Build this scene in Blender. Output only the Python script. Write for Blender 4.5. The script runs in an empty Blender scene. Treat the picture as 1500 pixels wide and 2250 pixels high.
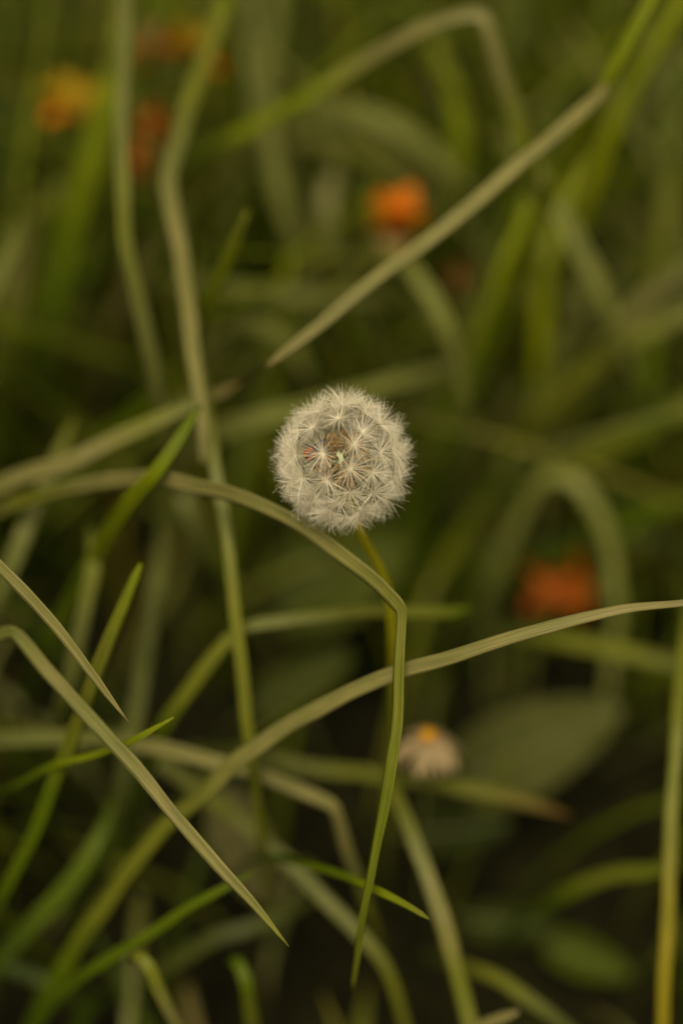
import bpy, math, random
import numpy as np
from mathutils import Vector, Matrix, noise as mnoise

random.seed(7)
rng = np.random.default_rng(11)
SC = bpy.context.scene
COL = SC.collection
R = math.radians

# ------------------------------------------------------------------ camera
PITCH = R(45.0)              # looking down into the meadow
FOCUS = 0.450                # metres to the plane of focus
LENS, SENS = 50.0, 36.0
H0 = 0.360                   # height of the focus point above the soil
FWD = Vector((0, math.cos(PITCH), -math.sin(PITCH)))
RIGHT = Vector((1, 0, 0))
UP = RIGHT.cross(FWD).normalized()
CAM = Vector((0, 0, H0)) - FWD * FOCUS
cd = bpy.data.cameras.new('camera')
cd.sensor_fit = 'VERTICAL'; cd.sensor_height = SENS; cd.sensor_width = 24.0; cd.lens = LENS
cd.clip_start = 0.01; cd.clip_end = 300.0
cd.dof.use_dof = True; cd.dof.focus_distance = FOCUS; cd.dof.aperture_fstop = 1.8
cam = bpy.data.objects.new('camera', cd); COL.objects.link(cam)
cam.location = CAM
cam.rotation_euler = (math.pi / 2 - PITCH, 0, 0)
SC.camera = cam

# ------------------------------------------------------------------ light
SUN_EL, SUN_AZ = R(70), R(195)     # soft veiled sun, high, a little behind the camera
w = bpy.data.worlds.new('World'); SC.world = w; w.use_nodes = True
nt = w.node_tree; nt.nodes.clear()
sky = nt.nodes.new('ShaderNodeTexSky'); sky.sky_type = 'NISHITA'; sky.sun_disc = False
sky.sun_elevation = SUN_EL; sky.sun_rotation = SUN_AZ
sky.air_density = 1.0; sky.dust_density = 4.0; sky.ozone_density = 1.0
hs = nt.nodes.new('ShaderNodeHueSaturation'); hs.inputs['Saturation'].default_value = 0.25
warm = nt.nodes.new('ShaderNodeMix'); warm.data_type = 'RGBA'; warm.blend_type = 'MULTIPLY'
warm.inputs[0].default_value = 1.0; warm.inputs[7].default_value = (1.0, 0.885, 0.56, 1)
bg = nt.nodes.new('ShaderNodeBackground'); bg.inputs[1].default_value = 0.07
wo = nt.nodes.new('ShaderNodeOutputWorld')
nt.links.new(sky.outputs[0], hs.inputs['Color']); nt.links.new(hs.outputs[0], warm.inputs[6])
nt.links.new(warm.outputs[2], bg.inputs[0]); nt.links.new(bg.outputs[0], wo.inputs[0])
sd = bpy.data.lights.new('sun', 'SUN'); sd.energy = 1.5; sd.angle = R(22); sd.color = (1.0, 0.90, 0.66)
sun = bpy.data.objects.new('sun', sd); COL.objects.link(sun)
# the Sky Texture's rotation turns clockwise from +Y; point the lamp from the same place
sdir = Vector((math.sin(SUN_AZ) * math.cos(SUN_EL), math.cos(SUN_AZ) * math.cos(SUN_EL), math.sin(SUN_EL)))
sun.rotation_euler = sdir.to_track_quat('Z', 'Y').to_euler()
sun.location = (0, 0, 3)
vs = SC.view_settings
SC.display_settings.display_device = 'sRGB'
vs.view_transform = 'Standard'; vs.look = 'None'; vs.gamma = 1.0; vs.use_curve_mapping = False
vs.exposure = 0.68
cy = SC.cycles
cy.max_bounces = 8; cy.transparent_max_bounces = 8; cy.use_adaptive_sampling = False
cy.use_denoising = True

# ------------------------------------------------------------------ helpers
FPX = LENS / SENS * 2250.0
def deep(d):
    return d + 0.35 * max(0.0, d - 20) + 0.35 * max(0.0, d - 70)
def at(x, y, d):
    """the point seen at pixel (x, y) of the 1500 x 2250 picture, d millimetres behind the plane of focus"""
    z = FOCUS + deep(d) / 1000.0
    return CAM + (FWD + RIGHT * ((x - 750.0) / FPX) + UP * ((1125.0 - y) / FPX)) * z
def px2m(w_, d):
    return w_ / FPX * (FOCUS + deep(d) / 1000.0)

def mesh_obj(name, verts, faces, mat, parent=None, uv=None, along=None, smooth=True):
    me = bpy.data.meshes.new(name)
    me.from_pydata([tuple(v) for v in verts], [], faces)
    if smooth:
        me.polygons.foreach_set('use_smooth', [True] * len(me.polygons))
    if uv is not None:
        l = me.uv_layers.new(name='UVMap')
        li = np.empty(len(me.loops), dtype=np.int32); me.loops.foreach_get('vertex_index', li)
        l.data.foreach_set('uv', np.asarray(uv, dtype=np.float32)[li].ravel())
    if along is not None:
        a = me.attributes.new('along', 'FLOAT', 'POINT'); a.data.foreach_set('value', np.asarray(along, dtype=np.float32))
    if mat: me.materials.append(mat)
    me.update()
    o = bpy.data.objects.new(name, me); COL.objects.link(o)
    if parent: o.parent = parent
    return o
def empty(name, loc):
    o = bpy.data.objects.new(name, None); COL.objects.link(o); o.location = loc; o.empty_display_size = 0.01
    return o
def tag(o, label=None, cat=None, group=None, kind=None):
    if label: o['label'] = label
    if cat: o['category'] = cat
    if group: o['group'] = group
    if kind: o['kind'] = kind
    return o

def new_mat(name):
    m = bpy.data.materials.new(name); m.use_nodes = True
    n = m.node_tree; n.nodes.clear()
    return m, n
def ramp(n, stops, fac):
    r = n.nodes.new('ShaderNodeValToRGB'); e = r.color_ramp.elements
    while len(e) < len(stops): e.new(0.5)
    for k, (p, c) in enumerate(stops):
        e[k].position = p; e[k].color = (*c, 1)
    n.links.new(fac, r.inputs[0]); return r.outputs[0]
def finish(n, col, rough, trans, spec=0.4, bump=None):
    b = n.nodes.new('ShaderNodeBsdfPrincipled')
    b.inputs['Roughness'].default_value = rough; b.inputs['Specular IOR Level'].default_value = spec
    n.links.new(col, b.inputs['Base Color'])
    t = n.nodes.new('ShaderNodeBsdfTranslucent'); n.links.new(col, t.inputs[0])
    if bump is not None:
        bp = n.nodes.new('ShaderNodeBump'); bp.inputs['Strength'].default_value = 0.5; bp.inputs['Distance'].default_value = 0.0002
        n.links.new(bump, bp.inputs['Height']); n.links.new(bp.outputs[0], b.inputs['Normal'])
    mx = n.nodes.new('ShaderNodeMixShader'); mx.inputs[0].default_value = trans
    n.links.new(b.outputs[0], mx.inputs[1]); n.links.new(t.outputs[0], mx.inputs[2])
    o = n.nodes.new('ShaderNodeOutputMaterial'); n.links.new(mx.outputs[0], o.inputs[0])
def mathn(n, op, a, b):
    m = n.nodes.new('ShaderNodeMath'); m.operation = op
    for k, v in enumerate((a, b)):
        if isinstance(v, (int, float)): m.inputs[k].default_value = v
        else: n.links.new(v, m.inputs[k])
    return m.outputs[0]
def mixc(n, kind, fac, a, b):
    m = n.nodes.new('ShaderNodeMix'); m.data_type = 'RGBA'; m.blend_type = kind
    for k, v in ((0, fac), (6, a), (7, b)):
        if isinstance(v, (int, float)): m.inputs[k].default_value = v
        elif isinstance(v, tuple): m.inputs[k].default_value = (*v, 1)
        else: n.links.new(v, m.inputs[k])
    return m.outputs[2]

def blade_mat(stops, rough=0.5, trans=0.22):
    """grass leaf: colours along its length, fine parallel veins across it, blotches of wear"""
    m, n = new_mat('grass_leaf')
    at_ = n.nodes.new('ShaderNodeAttribute'); at_.attribute_name = 'along'
    base = ramp(n, stops, at_.outputs['Fac'])
    uv = n.nodes.new('ShaderNodeUVMap')
    mp = n.nodes.new('ShaderNodeMapping'); mp.inputs['Scale'].default_value = (9.0, 0.35, 1)
    mp.inputs['Location'].default_value = (random.uniform(0, 50), random.uniform(0, 50), 0)
    n.links.new(uv.outputs[0], mp.inputs[0])
    ns = n.nodes.new('ShaderNodeTexNoise'); ns.inputs['Scale'].default_value = 1.0; ns.inputs['Detail'].default_value = 3.0
    n.links.new(mp.outputs[0], ns.inputs[0])
    mp2 = n.nodes.new('ShaderNodeMapping'); mp2.inputs['Scale'].default_value = (0.7, 0.8, 1)
    mp2.inputs['Location'].default_value = (random.uniform(0, 50), random.uniform(0, 50), 0)
    n.links.new(uv.outputs[0], mp2.inputs[0])
    n2 = n.nodes.new('ShaderNodeTexNoise'); n2.inputs['Scale'].default_value = 1.3; n2.inputs['Detail'].default_value = 4.0
    n.links.new(mp2.outputs[0], n2.inputs[0])
    v1 = ramp(n, [(0.3, (0.58, 0.62, 0.5)), (0.7, (1.24, 1.2, 1.18))], ns.outputs[0])
    c = mixc(n, 'MULTIPLY', 0.9, base, v1)
    v2 = ramp(n, [(0.3, (0.78, 0.86, 0.6)), (0.72, (1.15, 1.08, 1.05))], n2.outputs[0])
    c = mixc(n, 'MULTIPLY', 0.6, c, v2)
    mp3 = n.nodes.new('ShaderNodeMapping'); mp3.inputs['Scale'].default_value = (1.6, 1.5, 1)
    mp3.inputs['Location'].default_value = (random.uniform(0, 50), random.uniform(0, 50), 0)
    n.links.new(uv.outputs[0], mp3.inputs[0])
    n3 = n.nodes.new('ShaderNodeTexNoise'); n3.inputs['Scale'].default_value = 1.6; n3.inputs['Detail'].default_value = 2.0
    n.links.new(mp3.outputs[0], n3.inputs[0])
    spot = ramp(n, [(0.68, (0, 0, 0)), (0.76, (1, 1, 1))], n3.outputs[0])
    c = mixc(n, 'MIX', mathn(n, 'MULTIPLY', spot, 0.55), c, (.17, .10, .03))
    finish(n, c, rough, trans, 0.25, ns.outputs[0])
    return m

def catmull(P, W, per):
    """centripetal Catmull-Rom through points P (list of Vector) carrying widths W; 'per' metres between samples"""
    P = [P[0] + (P[0] - P[1])] + P + [P[-1] + (P[-1] - P[-2])]
    W = [W[0]] + list(W) + [W[-1]]
    out, ow = [], []
    for i in range(1, len(P) - 2):
        p0, p1, p2, p3 = P[i - 1:i + 3]
        t0 = 0.0
        t1 = t0 + max(1e-6, (p1 - p0).length) ** 0.5
        t2 = t1 + max(1e-6, (p2 - p1).length) ** 0.5
        t3 = t2 + max(1e-6, (p3 - p2).length) ** 0.5
        k = max(2, int((p2 - p1).length / per))
        for j in range(k):
            t = t1 + (t2 - t1) * j / k
            a1 = p0 * ((t1 - t) / (t1 - t0)) + p1 * ((t - t0) / (t1 - t0))
            a2 = p1 * ((t2 - t) / (t2 - t1)) + p2 * ((t - t1) / (t2 - t1))
            a3 = p2 * ((t3 - t) / (t3 - t2)) + p3 * ((t - t2) / (t3 - t2))
            b1 = a1 * ((t2 - t) / (t2 - t0)) + a2 * ((t - t0) / (t2 - t0))
            b2 = a2 * ((t3 - t) / (t3 - t1)) + a3 * ((t - t1) / (t3 - t1))
            out.append(b1 * ((t2 - t) / (t2 - t1)) + b2 * ((t - t1) / (t2 - t1)))
            f = j / k; ow.append(W[i] * (1 - f) + W[i + 1] * f)
    out.append(P[-2]); ow.append(W[-2])
    return out, ow

def to_ground(p, t, slack=0.5, up_end=None):
    """a leaning way from point p down into the soil, leaving along t"""
    ray = (p - CAM).normalized()
    d = (ray * slack + Vector((0, 0, -1)) * (1 - slack) + Vector((t.x, t.y, 0)) * 0.25).normalized()
    if d.z > -0.25: d.z = -0.25; d.normalize()
    s = (p.z + 0.006) / -d.z
    g = p + d * s
    c = p + t * min(0.35 * s, 0.06)
    c.z = max(c.z, 0.02)
    return [p * (1 - f) ** 2 + c * (2 * f * (1 - f)) + g * f ** 2 for f in (0.25, 0.5, 0.75, 1.0)]

RING = [(-1, .30, 0), (-.5, .09, 1), (0, 0, 1.2), (.5, .09, 1), (1, .30, 0), (.5, .09, -1), (0, 0, -1.4), (-.5, .09, -1)]
def ribbon(name, P, W, mat, parent=None, tilt=0.0, twist=0.0, thick=0.07, round_=False, along_span=None, per=0.004):
    """a leaf or stem swept along P: keeled section of real thickness, or round"""
    P, W = catmull(P, W, per)
    n = len(P)
    if not round_:                                              # leaves are never drawn with a ruler
        sd_ = random.uniform(0, 99)
        W = [w_ * (1 + .10 * mnoise.noise(Vector((i * per * 60, sd_, 0))) + .05 * mnoise.noise(Vector((i * per * 300, sd_, 5)))) for i, w_ in enumerate(W)]
        P = [p + Vector((mnoise.noise(Vector((i * per * 45, sd_, 1))), mnoise.noise(Vector((i * per * 45, sd_, 2))), mnoise.noise(Vector((i * per * 45, sd_, 3))))) * .0007 for i, p in enumerate(P)]
    T = []
    for i in range(n):
        a, b = P[max(0, i - 1)], P[min(n - 1, i + 1)]
        T.append((b - a).normalized())
    verts, uv, al = [], [], []
    s = 0.0
    L = sum((P[i + 1] - P[i]).length for i in range(n - 1))
    prev = None
    for i in range(n):
        if i: s += (P[i] - P[i - 1]).length
        ref = (CAM - P[i]).normalized()
        nn = ref - T[i] * ref.dot(T[i])
        if nn.length < 0.15 and prev is not None: nn = prev - T[i] * prev.dot(T[i])
        nn.normalize()
        if prev is not None: nn = (nn * 0.5 + (prev - T[i] * prev.dot(T[i])) * 0.5).normalized()
        prev = nn
        ang = tilt + twist * (s / L - 0.5)
        m = Matrix.Rotation(ang, 3, T[i])
        nv = m @ nn
        side = T[i].cross(nv).normalized()
        hw = W[i] * 0.5 / max(0.55, math.cos(ang))
        for (u, v, q) in RING:
            if round_:
                a = math.atan2(q if q else 0, u) if q else (0 if u > 0 else math.pi)
                off = side * (math.cos(a) * hw) + nv * (math.sin(a) * hw)
            else:
                off = side * (u * hw) + nv * (v * hw + q * max(thick * hw, 0.00006))
            verts.append(P[i] + off)
            uv.append((u * 0.5 + 0.5, s / 0.01)); al.append(s / L)
    k = len(RING); faces = []
    for i in range(n - 1):
        for j in range(k):
            a, b = i * k + j, i * k + (j + 1) % k
            faces.append((a, b, b + k, a + k))
    faces.append(tuple(range(k - 1, -1, -1))); faces.append(tuple(range((n - 1) * k, n * k)))
    return mesh_obj(name, verts, faces, mat, parent, uv, al)

# ------------------------------------------------------------------ ground
def axis(near, far, n_near, n_far):
    a = np.linspace(-near, near, n_near)
    b = near * (far / near) ** np.linspace(0, 1, n_far + 1)[1:]
    return np.concatenate([-b[::-1], a, b])
xs = axis(0.8, 80, 90, 14); ys = axis(1.2, 80, 110, 14) + 0.3
gv = []
for y in ys:
    for x in xs:
        v = Vector((x, y, 0))
        z = 0.012 * mnoise.noise(v * 9) + 0.006 * mnoise.noise(v * 31) if max(abs(x), abs(y)) < 3 else 0.25 * mnoise.noise(v * 0.11)
        gv.append((x, y, z - 0.008))
nx = len(xs)
gf = [(j * nx + i, j * nx + i + 1, (j + 1) * nx + i + 1, (j + 1) * nx + i) for j in range(len(ys) - 1) for i in range(nx - 1)]
m_soil, n = new_mat('soil')
tc = n.nodes.new('ShaderNodeTexCoord')
n1 = n.nodes.new('ShaderNodeTexNoise'); n1.inputs['Scale'].default_value = 60; n1.inputs['Detail'].default_value = 6
n.links.new(tc.outputs['Object'], n1.inputs[0])
c1 = ramp(n, [(0.35, (0.005, 0.0045, 0.0015)), (0.55, (0.011, 0.010, 0.003)), (0.75, (0.02, 0.021, 0.003))], n1.outputs[0])
finish(n, c1, 0.95, 0.0, 0.1)
tag(mesh_obj('ground', gv, gf, m_soil), kind='structure')

# ------------------------------------------------------------------ grass that nobody could count
def project(p):
    q = p - np.array(CAM)
    z = q @ np.array(FWD)
    zz = np.where(np.abs(z) < 1e-4, 1e-4, z)
    return 750 + (q @ np.array(RIGHT)) / zz * FPX, 1125 - (q @ np.array(UP)) / zz * FPX, (z - FOCUS) * 1000
def grass_mass(name, n_blades, xr, yr, dmin, stops, L0, L1, w0, w1, seg=7, seed=1, lean=(0.05, 0.5), bend=(0.3, 1.9), keep=None):
    g = np.random.default_rng(seed)
    V, F, A = [], [], []
    base = 0
    made = tries = 0
    while made < n_blades and tries < n_blades * 6:
        tries += 1
        x, y = g.uniform(*xr), g.uniform(*yr)
        L = g.uniform(L0, L1) * float(np.interp(y, [0.0, 0.15, 0.45], [0.8, 1.0, 1.6])); wd = g.uniform(w0, w1)
        az = g.uniform(0, 2 * math.pi); ph0 = g.uniform(*lean); kk = g.uniform(*bend)
        t = np.linspace(0, 1, seg + 1)
        ph = ph0 + kk * t ** 1.6
        if g.random() < 0.22:                                   # some leaves are broken over
            cut = g.uniform(0.35, 0.8); ph = ph + (t > cut) * g.uniform(0.6, 1.6)
        ds = L / seg
        r = np.concatenate([[0], np.cumsum(np.sin(ph[:-1]) * ds)])
        z = np.concatenate([[0], np.cumsum(np.cos(ph[:-1]) * ds)]) - 0.006
        ci, si = math.cos(az), math.sin(az)
        wob = 0.012 * np.sin(t * g.uniform(1, 4) + g.uniform(0, 6)) * t
        c = np.stack([x + r * ci - wob * si, y + r * si + wob * ci, np.maximum(z, 0.002 + 0.01 * t)], 1)
        px, py, d = project(c)
        mrg = 60
        inside = (px > -mrg) & (px < 1500 + mrg) & (py > -mrg) & (py < 2250 + mrg) & (d > -FOCUS * 1000)
        lim = np.interp(py, dmin[0], dmin[1])
        lim = lim + 0.35 * (lim - 20) + 0.35 * (lim - 70)
        if np.any(inside & (d < lim)): continue
        if np.any((np.linalg.norm(c - np.array(CAM), axis=1) < 0.12)): continue
        if keep is not None and not keep(px[-3], py[-3], g): continue
        hw = 0.5 * wd * np.clip(np.minimum(0.55 + 1.6 * t, (1.02 - t) * 3.2), 0.03, 1)
        roll = g.normal(0, 0.5)
        sx = np.array([-si * math.cos(roll), ci * math.cos(roll), math.sin(roll)])
        tz = np.gradient(c, axis=0); tz /= np.linalg.norm(tz, axis=1)[:, None]
        nn = np.cross(tz, sx)
        l = c - sx * hw[:, None] + nn * (0.25 * hw)[:, None]; rr = c + sx * hw[:, None] + nn * (0.25 * hw)[:, None]
        V.append(np.stack([l, c, rr], 1).reshape(-1, 3)); A.append(np.repeat(t, 3))
        k = np.arange(seg)[:, None] * 3 + base
        F.append(np.concatenate([np.concatenate([k, k + 1, k + 4, k + 3], 1), np.concatenate([k + 1, k + 2, k + 5, k + 4], 1)]))
        base += 3 * (seg + 1); made += 1
    V = np.concatenate(V); F = np.concatenate(F); A = np.concatenate(A)
    me = bpy.data.meshes.new(name)
    me.vertices.add(len(V)); me.vertices.foreach_set('co', V.astype(np.float32).ravel())
    me.loops.add(F.size); me.loops.foreach_set('vertex_index', F.astype(np.int32).ravel())
    me.polygons.add(len(F)); me.polygons.foreach_set('loop_start', np.arange(0, F.size, 4, dtype=np.int32))
    me.update(calc_edges=True); me.validate()
    me.polygons.foreach_set('use_smooth', [True] * len(me.polygons))
    a = me.attributes.new('along', 'FLOAT', 'POINT'); a.data.foreach_set('value', A.astype(np.float32))
    m, n = new_mat(name)
    ge = n.nodes.new('ShaderNodeNewGeometry')
    c = ramp(n, [(p_, (c_[0] * .58, c_[1] * .62, c_[2] * .45)) for p_, c_ in stops], ge.outputs['Random Per Island'])
    aa = n.nodes.new('ShaderNodeAttribute'); aa.attribute_name = 'along'
    dry = ramp(n, [(0.86, (1, 1, 1)), (1.0, (1.5, 1.05, 0.7))], aa.outputs['Fac'])
    c = mixc(n, 'MULTIPLY', 1.0, c, dry)
    finish(n, c, 0.5, 0.3, 0.25)
    me.materials.append(m)
    o = bpy.data.objects.new(name, me); COL.objects.link(o)
    return o

GREEN = [(0.0, (.055, .09, .003)), (.22, (.115, .155, .004)), (.48, (.20, .235, .005)), (.64, (.27, .275, .04)),
         (.78, (.33, .315, .13)), (.88, (.25, .24, .008)), (.95, (.24, .15, .02)), (1.0, (.36, .29, .13))]
DMIN = ([-200, 700, 1300, 1800, 2400], [215, 190, 165, 130, 105])
tag(grass_mass('grass', 7500, (-0.66, 0.66), (-0.62, 1.2), DMIN, GREEN, .12, .34, .003, .0075, seed=3,
               keep=lambda x, y, g: not (-50 < x < 1550 and (1250 if x > 650 else 820) < y < 2250 and g.random() < (0.85 if x > 650 else 0.78))),
    'soft mass of green and straw-coloured meadow grass filling the dim gaps', 'grass', kind='stuff')
tag(grass_mass('grass', 5000, (-2.6, 2.6), (0.95, 5.0), DMIN, GREEN, .16, .42, .005, .011, seg=5, seed=5),
    'open meadow grass stretching away beyond the orange flowers', 'grass', kind='stuff')

STREAK = [(0.0, (.10, .15, .003)), (.3, (.21, .26, .005)), (.55, (.30, .33, .006)), (.75, (.34, .34, .10)), (.9, (.40, .38, .18)), (1.0, (.32, .27, .02))]
tag(grass_mass('grass', 620, (-0.40, 0.50), (0.0, 0.62), ([-200, 700, 1000, 1250, 2400], [118, 112, 130, 210, 400]), STREAK, .26, .46, .0035, .0065, seg=9, seed=21,
               lean=(0.05, 0.8), bend=(0.0, 0.7), keep=lambda x, y, g: y < 1000 and (x > 620 or g.random() < .6)),
    'thin lime and pale grass stalks criss-crossing behind the orange flowers', 'grass', kind='stuff')

# ------------------------------------------------------------------ traced grass leaves
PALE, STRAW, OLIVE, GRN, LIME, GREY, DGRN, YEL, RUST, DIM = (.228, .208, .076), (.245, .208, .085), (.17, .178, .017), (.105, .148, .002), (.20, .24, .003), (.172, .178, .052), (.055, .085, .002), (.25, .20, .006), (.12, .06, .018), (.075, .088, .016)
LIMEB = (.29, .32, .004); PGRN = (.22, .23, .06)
def mix3(a, b, f): return tuple(a[k] * (1 - f) + b[k] * f for k in range(3))

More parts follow.
